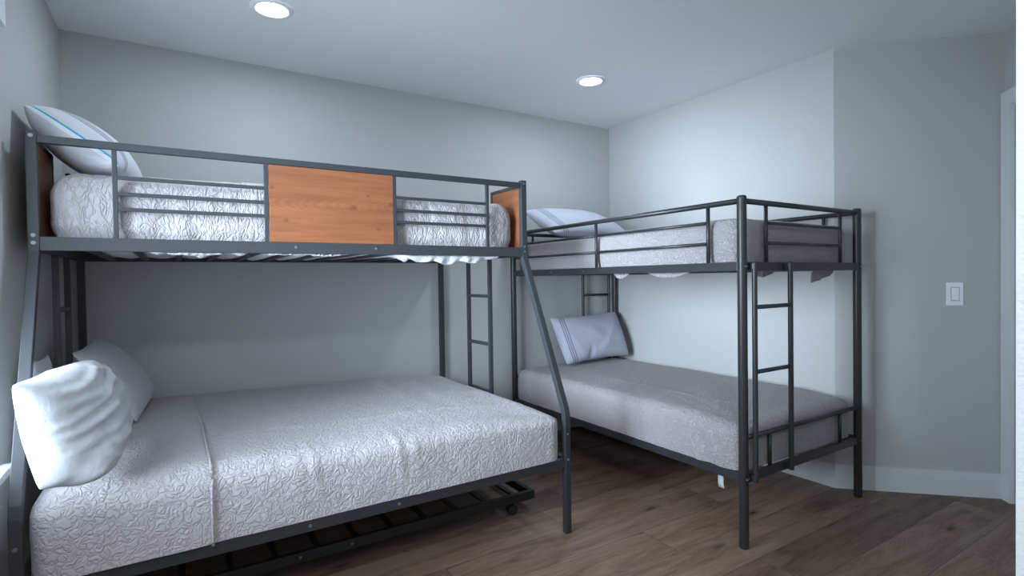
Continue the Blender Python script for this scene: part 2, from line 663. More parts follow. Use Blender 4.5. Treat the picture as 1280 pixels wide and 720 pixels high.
# window in the left wall
fx0, fx1 = XL - WT + .005, XL - WT + .055
b = B()
fw = .045
box(b, fx0, fx1, WY0, WY0 + fw, WZ0, WZ1, .004)
box(b, fx0, fx1, WY1 - fw, WY1, WZ0, WZ1, .004)
box(b, fx0, fx1, WY0, WY1, WZ0, WZ0 + fw, .004)
box(b, fx0, fx1, WY0, WY1, WZ1 - fw, WZ1, .004)
box(b, fx0 + .005, fx1 - .005, (WY0 + WY1) / 2 - .025, (WY0 + WY1) / 2 + .025, WZ0, WZ1, .004)
win = struct('window_1', b, M_VINYL)
b = B(); box(b, fx0 + .02, fx0 + .026, WY0 + .03, WY1 - .03, WZ0 + .03, WZ1 - .03)
g = link_mesh('window_glass', b, M_GLASS, win)
b = B(); box(b, XL - WT + .05, XL + .03, WY0 - .03, WY1 + .03, WZ0 - .02, WZ0 + .004, .004)
link_mesh('window_sill', b, M_VINYL, win)

# valance above the window
vt = thing('blind_headrail', 'white blind headrail on the left wall at the top left edge', 'blind', (XL, 1.66, 2.02))
b = B(); box(b, XL + .001, XL + .020, .98, 2.300, 2.022, 2.125, .003)
link_mesh('valance_board', b, M_VINYL, vt)
# ------------------------------------------------------------------ recessed lights
def recessed_light(x, y, label):
    t = thing('recessed_light', label, 'ceiling light', (x, y, H), 'recessed ceiling lights')
    b = B()
    lathe(b, x, y, [(.068, H - .0005), (.068, H - .006), (.074, H - .009), (.088, H - .006), (.092, H - .0005)], 40)
    link_mesh('trim_ring', b, M_VINYL, t)
    b = B()
    lathe(b, x, y, [(0, H - .007), (.05, H - .0065), (.0685, H - .005), (.0685, H - .001), (0, H - .001)], 40)
    link_mesh('lens', b, M_LED, t)
    L = bpy.data.lights.new('recessed_lamp', 'AREA')
    L.shape = 'DISK'
    L.size = .12
    L.energy = LED_WATT
    L.color = (.68, .85, 1)
    lo = bpy.data.objects.new('recessed_lamp', L)
    lo.location = (0, 0, -.012)
    lo.parent = t
    COL.objects.link(lo)
    return t


recessed_light(.405, 2.677, 'round lit recessed light in the ceiling above the left bunk bed')
recessed_light(2.27, 2.635, 'round lit recessed light in the ceiling near the back right corner')

# ------------------------------------------------------------------ light switch on the 45 degree wall
cx, cy, cz = 3.542, 1.176, 1.086
sw = thing('light_switch', 'white rocker light switch on the wall right of the black bunk bed', 'light switch', (cx, cy, cz - .06))
nx = Vector((-.7071, -.7071, 0)); tx = Vector((.7071, -.7071, 0))


def on45(bm, u0, u1, z0, z1, d0, d1, bev):
    t = bmesh.new()
    box(t, u0, u1, d0, d1, z0, z1, bev)
    for v in t.verts:
        v.co = Vector((cx, cy, 0)) + tx * v.co.x + nx * v.co.y + Vector((0, 0, v.co.z))
    merge(bm, t)


b = B(); on45(b, -.04, .04, cz - .062, cz + .062, .0, .007, .003); link_mesh('wall_plate', b, M_PLATE, sw)
b = B(); on45(b, -.0205, .0205, cz - .0375, cz + .0375, .004, .0074, .0005)  # flat grey frame in place of a shaded gap
link_mesh('rocker_gap_shade', b, M_GAP, sw)
b = B(); on45(b, -.0165, .0165, cz - .0335, cz + .0335, .005, .012, .002); link_mesh('rocker', b, M_PLATE, sw)

# ------------------------------------------------------------------ left bunk bed (square tube, twin over full)
ZT, ZR, ZS, ZL = 1.712, 1.6872, 1.3408, .3355
PW = .030
bed1 = thing('bunk_bed', 'dark grey twin-over-full metal bunk bed with orange wood panels', 'bunk bed', ((X0 + X1) / 2, (YL + YF) / 2, 0))


def bolt_at(parent, p, nrm, r=.0065):
    b = B()
    p = Vector(p); nrm = Vector(nrm).normalized()
    tube(b, [p - nrm * .002, p + nrm * .0016], r, 16)
    tube(b, [p + nrm * .0016, p + nrm * .0032], r * .72, 16)
    tube(b, [p + nrm * .0032, p + nrm * .0036], r * .35, 6)
    return link_mesh('bolt', b, M_BOLT, parent)


def swept_square(bm, path, w):
    """square tube following a path in the YZ plane at one X with mitred bends"""
    x = path[0][0]
    pts = [Vector((p[1], p[2])) for p in path]
    rings = []
    for i, p in enumerate(pts):
        a = (pts[i] - pts[i - 1]).normalized() if i else (pts[1] - pts[0]).normalized()
        c = (pts[i + 1] - pts[i]).normalized() if i < len(pts) - 1 else a
        m = (a + c).normalized()
        nn = Vector((-m.y, m.x)) / max(.5, m.dot(a))
        h = w / 2
        rings.append([bm.verts.new((x + sx * h, p.x + nn.x * sy * h, p.y + nn.y * sy * h)) for sx, sy in ((-1, -1), (1, -1), (1, 1), (-1, 1))])
    for r0, r1 in zip(rings, rings[1:]):
        for k in range(4):
            bm.faces.new((r0[k], r0[(k + 1) % 4], r1[(k + 1) % 4], r1[k]))
    bm.faces.new(rings[0][::-1]); bm.faces.new(rings[-1])
    bmesh.ops.bevel(bm, geom=[e for e in bm.edges], offset=.0025, segments=2, profile=.6, affect='EDGES', clamp_overlap=True)


for x in (X0, X1):
    b = B()
    swept_square(b, [(x, YN, ZT), (x, YN, 1.335), (x, YN - .006, 1.31), (x, YL + .008, .585), (x, YL, .55), (x, YL, .50)], PW)
    p = link_mesh('bent_post', b, M_SLATE, bed1)
    for z in (1.695, 1.368, 1.343):
        bolt_at(p, (x, YN - PW / 2, z), (0, -1, 0))
    b = B()
    box(b, x - PW / 2, x + PW / 2, YL - PW / 2, YL + PW / 2, 0.0, .502, .0025)
    p = link_mesh('leg', b, M_BLACK, bed1)
    bolt_at(p, (x, YL - PW / 2, .47), (0, -1, 0))
    if x == X1:
        bolt_at(p, (x, YL - PW / 2, .35), (0, -1, 0))
    b = B(); box(b, x - PW / 2, x + PW / 2, YF - PW / 2, YF + PW / 2, 0, ZT, .0025)
    link_mesh('post', b, M_SLATE, bed1)
HP = PW / 2
# long rails
b = B(); box(b, X0 + HP, X1 - HP, YN - .0125, YN + .0125, ZR - .0125, ZR + .0125, .002); link_mesh('guard_rail', b, M_SLATE, bed1)
b = B(); box(b, X0 + HP, X1 - HP, YF - .0125, YF + .0125, ZR - .0125, ZR + .0125, .002); link_mesh('guard_rail', b, M_SLATE, bed1)
b = B(); box(b, X0 + HP, X1 - HP, YN - .0145, YN + .0105, ZS - .023, ZS + .023, .002)
sr = link_mesh('side_rail', b, M_SLATE, bed1)
for x in (.424, .758):
    bolt_at(sr, (x, YN - .0145, ZS + .003), (0, -1, 0))
b = B(); box(b, X0 + HP, X1 - HP, YF - .0125, YF + .0125, ZS - .023, ZS + .023, .002); link_mesh('side_rail', b, M_SLATE, bed1)
b = B(); box(b, X0 + HP, X1 - HP, YL - .0125, YL + .0125, ZL - .021, ZL + .021, .002)
sr = link_mesh('lower_side_rail', b, M_BLACK, bed1)
for x in (.39, .72):
    bolt_at(sr, (x, YL - .0125, ZL), (0, -1, 0))
b = B(); box(b, X0 + HP, X1 - HP, YF - .0125, YF + .0125, ZL - .021, ZL + .021, .002); link_mesh('lower_side_rail', b, M_BLACK, bed1)
# front guard: uprights, bars, wood panel
for x in (-.170, .318, .851, 1.333):
    b = B(); box(b, x - .0075, x + .0075, YN - .0075, YN + .0075, ZS + .0225, ZR - .012, .0015)
    o = link_mesh('guard_upright', b, M_SLATE, bed1)
for xa, xb in ((-.1625, .3105), (.8585, 1.3255)):
    for z in (1.578, 1.521, 1.467):
        b = B(); box(b, xa, xb, YN - .0065, YN + .0065, z - .0065, z + .0065, .0015); link_mesh('guard_bar', b, M_SLATE, bed1)
b = B(); box(b, .328, .8425, YN - .008, YN + .007, ZS + .0235, ZR - .0135, .001); link_mesh('wood_panel', b, M_PINE, bed1)
# wall side guard uprights
for x in (-.02, 1.18):
    b = B(); box(b, x - .0075, x + .0075, YF - .0075, YF + .0075, ZS + .0225, ZR - .012, .0015)
    link_mesh('guard_upright', b, M_SLATE, bed1)
# end frames
for x in (X0, X1):
    b = B(); box(b, x - .0125, x + .0125, YN + HP, YF - HP, ZS - .023, ZS + .023, .002); link_mesh('end_rail', b, M_SLATE, bed1)
    b = B(); box(b, x - .0125, x + .0125, YL + HP, YF - HP, ZL - .021, ZL + .021, .002); link_mesh('lower_end_rail', b, M_BLACK, bed1)
    for ya, yb, yu in ((YN + HP, 2.655, 2.655), (3.065, YF - HP, 3.065)):
        b = B(); box(b, x - .009, x + .009, min(ya, yu) - (.009 if ya > 3 else 0), max(yb, yu) + (.009 if ya < 3 else 0), ZR - .009, ZR + .009, .0015)
        link_mesh('end_guard_bar', b, M_SLATE, bed1)
        b = B(); box(b, x - .009, x + .009, yu - .009, yu + .009, ZS + .0225, ZR - .0085, .0015)
        link_mesh('end_upright', b, M_SLATE, bed1)
        b = B(); box(b, x - .007, x + .007, ya if ya < 3 else yu + .0095, yu - .0095 if ya < 3 else yb, ZS + .0235, ZR - .0095, .001)
        link_mesh('wood_panel', b, M_PINE, bed1)
    for y in (2.703, 2.968):
        b = B(); box(b, x - .0105, x + .0105, y - .0105, y + .0105, ZL + .0215, ZS - .0235, .0015)
        link_mesh('ladder_upright', b, M_SLATE, bed1)
    for z in (1.103, .822, .545):
        b = B(); box(b, x - .009, x + .009, 2.714, 2.957, z - .009, z + .009, .0015)
        link_mesh('ladder_rung', b, M_SLATE, bed1)
# slats
for i in range(13):
    x = X0 + .13 + i * .14
    b = B(); box(b, x - .0125, x + .0125, YN + .011, YF - .013, 1.3225, 1.3355, .0015); link_mesh('slat', b, M_SLATE, bed1)
for i in range(13):
    x = X0 + .13 + i * .14
    b = B(); box(b, x - .0125, x + .0125, YL + .013, YF - .013, .334, .347, .0015); link_mesh('lower_slat', b, M_BLACK, bed1)

# ------------------------------------------------------------------ trundle frame
TY0, TY1, TX0, TX1 = 2.30, 3.30, -.28, 1.566
tr = thing('trundle_frame', 'low black slatted trundle frame on casters under the left bunk bed', 'trundle frame', ((TX0 + TX1) / 2, (TY0 + TY1) / 2, 0))
for y in (TY0 + .013, TY1 - .013):
    b = B(); box(b, TX0, TX1, y - .0125, y + .0125, .058, .1, .002)
    o = link_mesh('side_rail', b, M_TRUN, tr)
    if y < 3:
        for x in (.41, .62):
            bolt_at(o, (x, y - .0125, .08), (0, -1, 0))
for x in (TX0 + .0125, TX1 - .0125):
    b = B(); box(b, x - .0125, x + .0125, TY0 + .026, TY1 - .026, .058, .1, .002); link_mesh('end_rail', b, M_TRUN, tr)
for i in range(11):
    x = TX0 + .12 + i * .161
    b = B(); box(b, x - .012, x + .012, TY0 + .026, TY1 - .026, .086, .097, .0015); link_mesh('slat', b, M_TRUN, tr)
for x, y in ((1.437, 2.32), (1.437, 3.25), (-.15, 2.32), (-.15, 3.25)):
    b = B()
    for dx in (-.011, .011):
        tube(b, [(x, y + dx - .0095, .0255), (x, y + dx + .0095, .0255)], .0252, 24)
    c = link_mesh('caster_wheel', b, M_RUB, tr)
    b = B(); box(b, x - .014, x + .014, y - .001, y + .001, .02, .056); tube(b, [(x, y, .045), (x, y, .0595)], .008)
    tube(b, [(x, y - .023, .0255), (x, y + .023, .0255)], .006)
    link_mesh('caster_fork', b, M_TRUN, tr)

# ------------------------------------------------------------------ right bunk bed (round tube twin over twin)
AX, AY, BX, BY = 2.1032, 1.4532, 3.1000, 3.3263
PR = .0205
ZT2, ZR2, ZS2, ZL2, ZU2 = 1.5515, 1.5399, 1.2412, .3076, .4867
bed2 = thing('bunk_bed', 'black round-tube twin bunk bed with end ladder by the right wall', 'bunk bed', ((AX + BX) / 2, (AY + BY) / 2, 0))
for x in (AX, BX):
    for y in (AY, BY):
        b = B(); capped_post(b, x, y, 0, ZT2, PR)
        p = link_mesh('post', b, M_BLACK, bed2)
        if y == AY:
            for z in (ZS2, ZL2):
                bolt_at(p, (x - .004, y - PR, z), (-.15, -1, 0), .005)
                bolt_at(p, (x + PR * .75, y - PR * .66, z), (.7, -.7, 0), .005)


def rtube(name, a, c, r, parent=bed2, mat=M_BLACK):
    b = B(); tube(b, [a, c], r); return link_mesh(name, b, mat, parent)


for x in (AX, BX):
    rtube('guard_rail', (x, AY + PR - .003, ZR2 - .012), (x, BY - PR + .003, ZR2 - .012), .0125)
    b = B(); box(b, x - .009, x + .009, AY + PR - .002, BY - PR + .002, ZS2 - .0195, ZS2 + .0195, .002)
    s_ = link_mesh('side_rail', b, M_BLACK, bed2)
    if x == AX:
        for y in (2.85, 2.52):
            bolt_at(s_, (x - .009, y, ZS2), (-1, 0, 0), .005)
    b = B(); box(b, x - .009, x + .009, AY + PR - .002, BY - PR + .002, ZL2 - .0195, ZL2 + .0195, .002)
    s_ = link_mesh('lower_side_rail', b, M_BLACK, bed2)
    if x == AX:
        bolt_at(s_, (x - .009, 2.30, ZL2), (-1, 0, 0), .005)
    for y in (1.628, 2.41, 3.15):
        rtube('guard_upright', (x, y, ZS2 + .0195), (x, y, ZR2 - .022), .009)
    for ya, yb in ((1.637, 2.401), (2.419, 3.141), (3.159, BY - PR + .002)):
        for z in (1.446, 1.350):
            rtube('guard_bar', (x, ya, z), (x, yb, z), .0075)
for y, sgn in ((AY, -1), (BY, 1)):
    rtube('end_guard_rail', (AX + PR - .003, y, ZR2 - .012), (BX - PR + .003, y, ZR2 - .012), .0125)
    b = B(); box(b, AX + PR - .002, BX - PR + .002, y - .009, y + .009, ZS2 - .0195, ZS2 + .0195, .002); link_mesh('end_rail', b, M_BLACK, bed2)
    b = B(); box(b, AX + PR - .002, BX - PR + .002, y - .009, y + .009, ZL2 - .0195, ZL2 + .0195, .002); link_mesh('lower_end_rail', b, M_BLACK, bed2)
    rtube('lower_end_bar', (AX + PR - .003, y, ZU2 - .002), (BX - PR + .003, y, ZU2 - .002), .0110)
    for x in (2.280, 2.926):
        rtube('end_upright', (x, y, ZS2 + .0195), (x, y, ZR2 - .022), .009)
    for x in (2.298, 2.916):
        rtube('lower_end_upright', (x, y, ZL2 + .0195), (x, y, ZU2 - .011), .009)
    for z in (1.4385, 1.348):
        rtube('end_guard_bar', (2.289, y, z), (2.917, y, z), .0075)
    lx = (2.147, 2.4215) if sgn < 0 else (2.784, 3.058)
    ly = y + sgn * .030
    for x in lx:
        b = B(); capped_post(b, x, ly, .292, 1.262, .0115, 16)
        u = link_mesh('ladder_upright', b, M_BLACK, bed2)
        for z in (ZS2, ZL2):
            b = B()
            box(b, x - .013, x + .013, min(y + sgn * .009, ly), max(y + sgn * .009, ly), z - .014, z + .014, .002)
            link_mesh('bracket', b, M_BLACK, u)
    for z in (1.062, .777):
        rtube('ladder_rung', (lx[0] + .010, ly, z), (lx[1] - .010, ly, z), .0095)
for i in range(12):
    y = AY + .10 + i * .152
    for z, nm in ((ZS2 + .002, 'slat'), (ZL2 + .002, 'lower_slat')):
        b = B(); box(b, AX + .009, BX - .009, y - .011, y + .011, z - .006, z + .006, .0015); link_mesh(nm, b, M_BLACK, bed2)

# ------------------------------------------------------------------ bedding
def fbm(p, f, oct=3):
    v, a, s = 0., 1., 0.
    for i in range(oct):
        v += a * noise.noise(Vector((p[0] * f[0], p[1] * f[1], p[2] * f[2])))
        s += a
        a *= .5
        f = (f[0] * 2.1, f[1] * 2.1, f[2] * 2.1)
    return v / s


def soft_box(x0, x1, y0, y1, z0, z1, r, res, disp=None, bottom=False, rv=None):
    """box surface lattice with rounded edges; disp(p, n) -> outward offset; open at the bottom unless asked"""
    nx_, ny_, nz_ = [max(3, round(d / res)) for d in (x1 - x0, y1 - y0, z1 - z0)]
    bm = bmesh.new()
    vs = {}

    def V(i, j, k):
        key = (i, j, k)
        if key not in vs:
            p = Vector((x0 + (x1 - x0) * i / nx_, y0 + (y1 - y0) * j / ny_, z0 + (z1 - z0) * k / nz_))
            rr = r
            zb = z0 + (rr if bottom else -1)
            c = Vector((min(max(p.x, x0 + rr), x1 - rr), min(max(p.y, y0 + rr), y1 - rr), min(max(p.z, zb), z1 - rr)))
            d = p - c
            n = d.normalized() if d.length > 1e-6 else Vector((0, 0, 1))
            on = c + n * rr if d.length > 1e-6 else p
            if disp:
                on = on + disp(on, n)
            vs[key] = bm.verts.new(on)
        return vs[key]
    for i in range(nx_):
        for j in range(ny_):
            bm.faces.new((V(i, j, nz_), V(i + 1, j, nz_), V(i + 1, j + 1, nz_), V(i, j + 1, nz_)))
            if bottom:
                bm.faces.new((V(i, j, 0), V(i, j + 1, 0), V(i + 1, j + 1, 0), V(i + 1, j, 0)))
    for i in range(nx_):
        for k in range(nz_):
            bm.faces.new((V(i, 0, k), V(i + 1, 0, k), V(i + 1, 0, k + 1), V(i, 0, k + 1)))
            bm.faces.new((V(i, ny_, k), V(i, ny_, k + 1), V(i + 1, ny_, k + 1), V(i + 1, ny_, k)))
    for j in range(ny_):
        for k in range(nz_):
            bm.faces.new((V(0, j, k), V(0, j, k + 1), V(0, j + 1, k + 1), V(0, j + 1, k)))
            bm.faces.new((V(nx_, j, k), V(nx_, j + 1, k), V(nx_, j + 1, k + 1), V(nx_, j, k + 1)))
    for f in bm.faces:
        f.smooth = True
    return bm


def gauss(d, s):
    return math.exp(-(d / s) ** 2)


def sstep(a, c, x):
    t = min(1, max(0, (x - a) / (c - a)))
    return t * t * (3 - 2 * t)


# upper left bunk: mattress whose cover sags between the slats, quilt over it
def sag_mattress(p, n):
    if n.z < -.3:
        ph = (p.x - X0 - .13) / .14
        k = max(0, (abs(math.sin(math.pi * ph)) - .34) / .66)
        near = gauss(p.y - YN - .05, .16)
        edge = sstep(X0 + .05, X0 + .25, p.x) * (1 - sstep(X1 - .2, X1 - .05, p.x))
        a = .006 + .016 * max(0, fbm(p, (3.1, 1.7, 1), 2) + .25) + near * .035 * max(0, fbm((p.x + 5, p.y, 0), (4.5, 2.5, 1), 2) + .22)
        bulge = near * .045 * (gauss(p.x - 1.15, .09) + .7 * gauss(p.x - .93, .06) + .6 * gauss(p.x - 1.31, .05) + .5 * gauss(p.x - .10, .07))
        return Vector((0, 0, -(k ** 1.5) * (a + bulge) * edge))
    return Vector((0, 0, 0))


mt = soft_box(X0 + .055, X1 - .055, YN + .05, YF - .05, 1.337, 1.548, .055, .02, sag_mattress, bottom=True)
m1 = link_mesh('mattress', mt, M_SHEET)
tag(m1, 'white mattress sagging between the slats of the left upper bunk', 'mattress', 'bunk mattresses')


def q1u(p, n):
    side = 1 - abs(n.z)
    w_ = fbm(p, (16, 16, 5), 3) * .006 + fbm((p.x + 9, p.y, p.z), (45, 45, 14), 2) * .0035
    top = fbm(p, (5, 5, 5), 2) * .010 + .010 * gauss(p.x - .4, .5)
    d = w_ * (0.6 + .8 * side) + top * max(0, n.z)
    low = 1 - sstep(1.37, 1.41, p.z)
    return n * d + n * (-.012 * low) + Vector((0, 0, 0))


qb = soft_box(X0 + .026, X1 - .026, YN + .022, YF - .028, 1.366, 1.600, .09, .0135, q1u)
o = link_mesh('quilt', qb, M_QUILT_U)
tag(o, 'pale crinkled quilt on the left upper bunk behind the orange panel', 'quilt', 'quilts on the bunks')
# gathered sheet hanging below the rail
nu, nv = 70, 7
for (xa, xb, dep) in ((.93, 1.42, .062), (.50, .62, .022), (-.02, .16, .024), (.33, .46, .016)):
    b = B()
    g_ = [[None] * nv for _ in range(nu)]
    for i in range(nu):
        u = i / (nu - 1)
        env = math.sin(math.pi * u) ** .5
        sc = (.55 + .45 * abs(math.sin(u * math.pi * 3.2 + .5))) * (1 - .25 * u)
        for j in range(nv):
            v = j / (nv - 1)
            x = xa + (xb - xa) * u
            y = YN + .040 + .008 * math.sin(u * 46 + v * 2) * v + .012 * math.sin(u * 17) * v + .02 * v * v
            z = 1.3180 - (dep - .015) * env * sc * v
            g_[i][j] = b.verts.new((x, y, z))
    for i in range(nu - 1):
        for j in range(nv - 1):
            f = b.faces.new((g_[i][j], g_[i + 1][j], g_[i + 1][j + 1], g_[i][j + 1]))
            f.smooth = True
    sh = link_mesh('loose_sheet', b, M_SHEET, m1)
    sd = sh.modifiers.new('thick', 'SOLIDIFY'); sd.thickness = .003

# lower left bunk
mt = soft_box(X0 + .06, X1 - .07, YL + .04, YF - .07, 0.348, .545, .03, .06, None, bottom=True)
o = link_mesh('mattress', mt, M_SHEET)
tag(o, 'full-size mattress under the light grey quilt on the left lower bunk', 'mattress', 'bunk mattresses')


def line_ridge(px, py, ax, ay, bx, by, s):
    d = Vector((bx - ax, by - ay)); L = d.length; d /= L
    r = Vector((px - ax, py - ay)); t = r.dot(d)
    if t < 0 or t > L:
        return 0.
    return gauss(r.x * d.y - r.y * d.x, s) * math.sin(math.pi * t / L) ** .4


def q1l(p, n):
    d = fbm(p, (3.2, 3.2, 3.2), 2) * .008 + fbm((p.x + 3, p.y + 1, p.z), (22, 22, 22), 2) * .0022
    up = max(0, n.z)
    front = max(0, -n.y)
    # lengthwise press folds and creases down the front
    d += .006 * line_ridge(p.x, p.y, .12, 2.36, 1.5, 2.30, .018) * up
    d += .004 * line_ridge(p.x, p.y, .3, 2.78, 1.4, 2.72, .016) * up
    for cx_, a_, s_ in ((.42, .006, .009), (.50, -.004, .02), (.735, .006, .008), (.80, .003, .009), (.36, .003, .03)):
        slant = cx_ + (p.z - .45) * -.12
        d += a_ * gauss(p.x - slant, s_) * (front + .6 * up * gauss(p.y - 2.05, .16)) * sstep(.37, .5, p.z)
    d = max(d, -.004)
    # the turned down layer at the pillow end
    xs = .088 - .012 * (p.y - 2.0)
    d += .008 * (1 - sstep(xs - .004, xs + .004, p.x))
    # edge rounding and droop towards the foot end
    droop = -.028 * sstep(1.0, 1.5, p.x) * up - .012 * up * gauss(p.y - 2.0, .25) + .018 * up * gauss(p.x - .05, .5)
    return n * d + Vector((0, 0, droop))


qb = soft_box(X0 + .030, X1 - .028, YL - .016, YF - .030, .3585, .598, .07, .0135, q1l)
o = link_mesh('quilt', qb, M_QUILT_L)
tag(o, 'light grey scroll-stitched quilt on the wide left lower bunk', 'quilt', 'quilts on the bunks')
# hem cord of the turned down layer
b = B()
pts = []
for t_ in np.linspace(0, 1, 60):
    L1 = .17; arc = .075 * math.pi / 2; L2 = 1.2
    s_ = t_ * (L1 + arc + L2)
    if s_ < L1:
        y, z = YL - .016 - .010, .353 + s_
    elif s_ < L1 + arc:
        a_ = (s_ - L1) / .075
        y, z = YL - .016 + .075 - (.087) * math.cos(a_), .598 - .075 + .089 * math.sin(a_)
        z += -.012 * gauss(y - 2.0, .25) * math.sin(a_) + .016 * math.sin(a_)
    else:
        y, z = YL - .016 + .075 + (s_ - L1 - arc), .606
        z += -.012 * gauss(y - 2.0, .25) + .018
    x = .088 - .012 * (y - 2.0)
    n_ = Vector((0, -1, 0)) if s_ < L1 else Vector((0, 0, 1))
    pp = Vector((x, y, z)) + n_ * (fbm((x, y, z), (3.2, 3.2, 3.2), 2) * .008)
    pts.append(pp)
tube(b, pts, .0042, 8)
link_mesh('hem_cord', b, M_QUILT_L, o)

# right bunk mattresses and quilts
mt = soft_box(AX + .055, BX - .055, AY + .055, BY - .06, ZS2 + .0085, 1.415, .03, .05, None, bottom=True)
mr = link_mesh('mattress', mt, M_SHEET)
tag(mr, 'twin mattress under the mauve grey quilt on the right upper bunk', 'mattress', 'bunk mattresses')


def q2u(p, n):
    d = fbm(p, (5, 5, 5), 2) * .007 + fbm((p.x, p.y + 4, p.z), (24, 24, 12), 2) * .003
    low = 1 - sstep(1.27, 1.31, p.z)
    droop = .006 * max(0, n.z) * fbm(p, (2.2, 2.2, 1), 1)
    return n * (d - .010 * low) + Vector((0, 0, droop))


qb = soft_box(AX + .025, BX - .025, AY + .025, BY - .035, 1.263, 1.462, .06, .0155, q2u)
o = link_mesh('quilt', qb, M_QUILT_RU)
tag(o, 'mauve grey quilt on the right upper bunk behind black tube rails', 'quilt', 'quilts on the bunks')
# drooping quilt edges seen under the rails


def droop_flap(bm, pa, pb, dep, bow, n_u=24, n_v=7, corner=False):
    pa, pb = Vector(pa), Vector(pb)
    inn = Vector((-(pb - pa).y, (pb - pa).x, 0)).normalized()
    g_ = []
    for i in range(n_u):
        u = i / (n_u - 1)
        row = []
        env = math.sin(math.pi * u) ** .7 if not corner else (.35 + .65 * (1 - u) ** .8)
        for j in range(n_v):
            v = j / (n_v - 1)
            p = pa.lerp(pb, u) + inn * (bow * math.sin(v * math.pi * .6) + .006 * math.sin(u * 15) * v) + Vector((0, 0, -dep * env * v))
            row.append(bm.verts.new(p))
        g_.append(row)
    for i in range(n_u - 1):
        for j in range(n_v - 1):
            f = bm.faces.new((g_[i][j], g_[i + 1][j], g_[i + 1][j + 1], g_[i][j + 1]))
            f.smooth = True


for args in (((AX + .05, 2.31, 1.233), (AX + .05, 2.17, 1.233), .040, -.02, False),
             ((AX + .05, 2.06, 1.233), (AX + .05, 1.74, 1.233), .038, -.02, False),
             ((2.44, AY + .04, 1.233), (2.24, AY + .04, 1.233), .040, -.015, False),
             ((2.72, AY + .03, 1.233), (2.93, AY + .03, 1.233), .075, .012, True)):
    b = B()
    droop_flap(b, *args[:4], corner=args[4])
    fl = link_mesh('hanging_edge', b, M_QUILT_R, o)
    sd = fl.modifiers.new('thick', 'SOLIDIFY'); sd.thickness = .006

mt = soft_box(AX + .055, BX - .055, AY + .055, BY - .06, ZL2 + .0085, .51, .03, .05, None, bottom=True)
ml = link_mesh('mattress', mt, M_SHEET)
tag(ml, 'twin mattress with a hanging white tag on the right lower bunk', 'mattress', 'bunk mattresses')
b = B()
g_ = []
for j in range(6):
    v = j / 5
    y_ = AX + .030 - .006 * math.sin(v * 2.2)
    row = [b.verts.new((y_ - .012 + .004 * math.sin(v * 5), 1.600 - .030 * u - .012 * v * v, .3165 - .090 * v)) for u in (0, .5, 1)]
    g_.append(row)
for j in range(5):
    for i in range(2):
        f = b.faces.new((g_[j][i], g_[j][i + 1], g_[j + 1][i + 1], g_[j + 1][i])); f.smooth = True
tg = link_mesh('care_tag', b, M_TAG, ml)
sd = tg.modifiers.new('thick', 'SOLIDIFY'); sd.thickness = .0006


def q2l(p, n):
    d = fbm(p, (4, 4, 4), 2) * .007 + fbm((p.x, p.y + 4, p.z), (24, 24, 14), 2) * .0026
    up = max(0, n.z)
    d += .005 * line_ridge(p.x, p.y, 2.36, 3.0, 2.42, 1.6, .010) * up
    d += .004 * line_ridge(p.x, p.y, 2.15, 2.98, 2.95, 2.93, .008) * up
    sd_ = max(0, -n.x)
    for y_, a_ in ((1.72, .008), (1.66, -.006), (1.60, .007), (2.97, .005)):
        d += a_ * gauss(p.y - y_ - (p.z - .4) * .5, .02) * sd_
    droop = -.020 * up * sstep(1.75, 1.47, p.y)
    return n * d + Vector((0, 0, droop))


qb = soft_box(AX - .008, BX - .014, AY + .016, BY - .02, .330, .548, .06, .0155, q2l)
o = link_mesh('quilt', qb, M_QUILT_R)
tag(o, 'taupe grey quilt on the right lower bunk behind the ladder', 'quilt', 'quilts on the bunks')

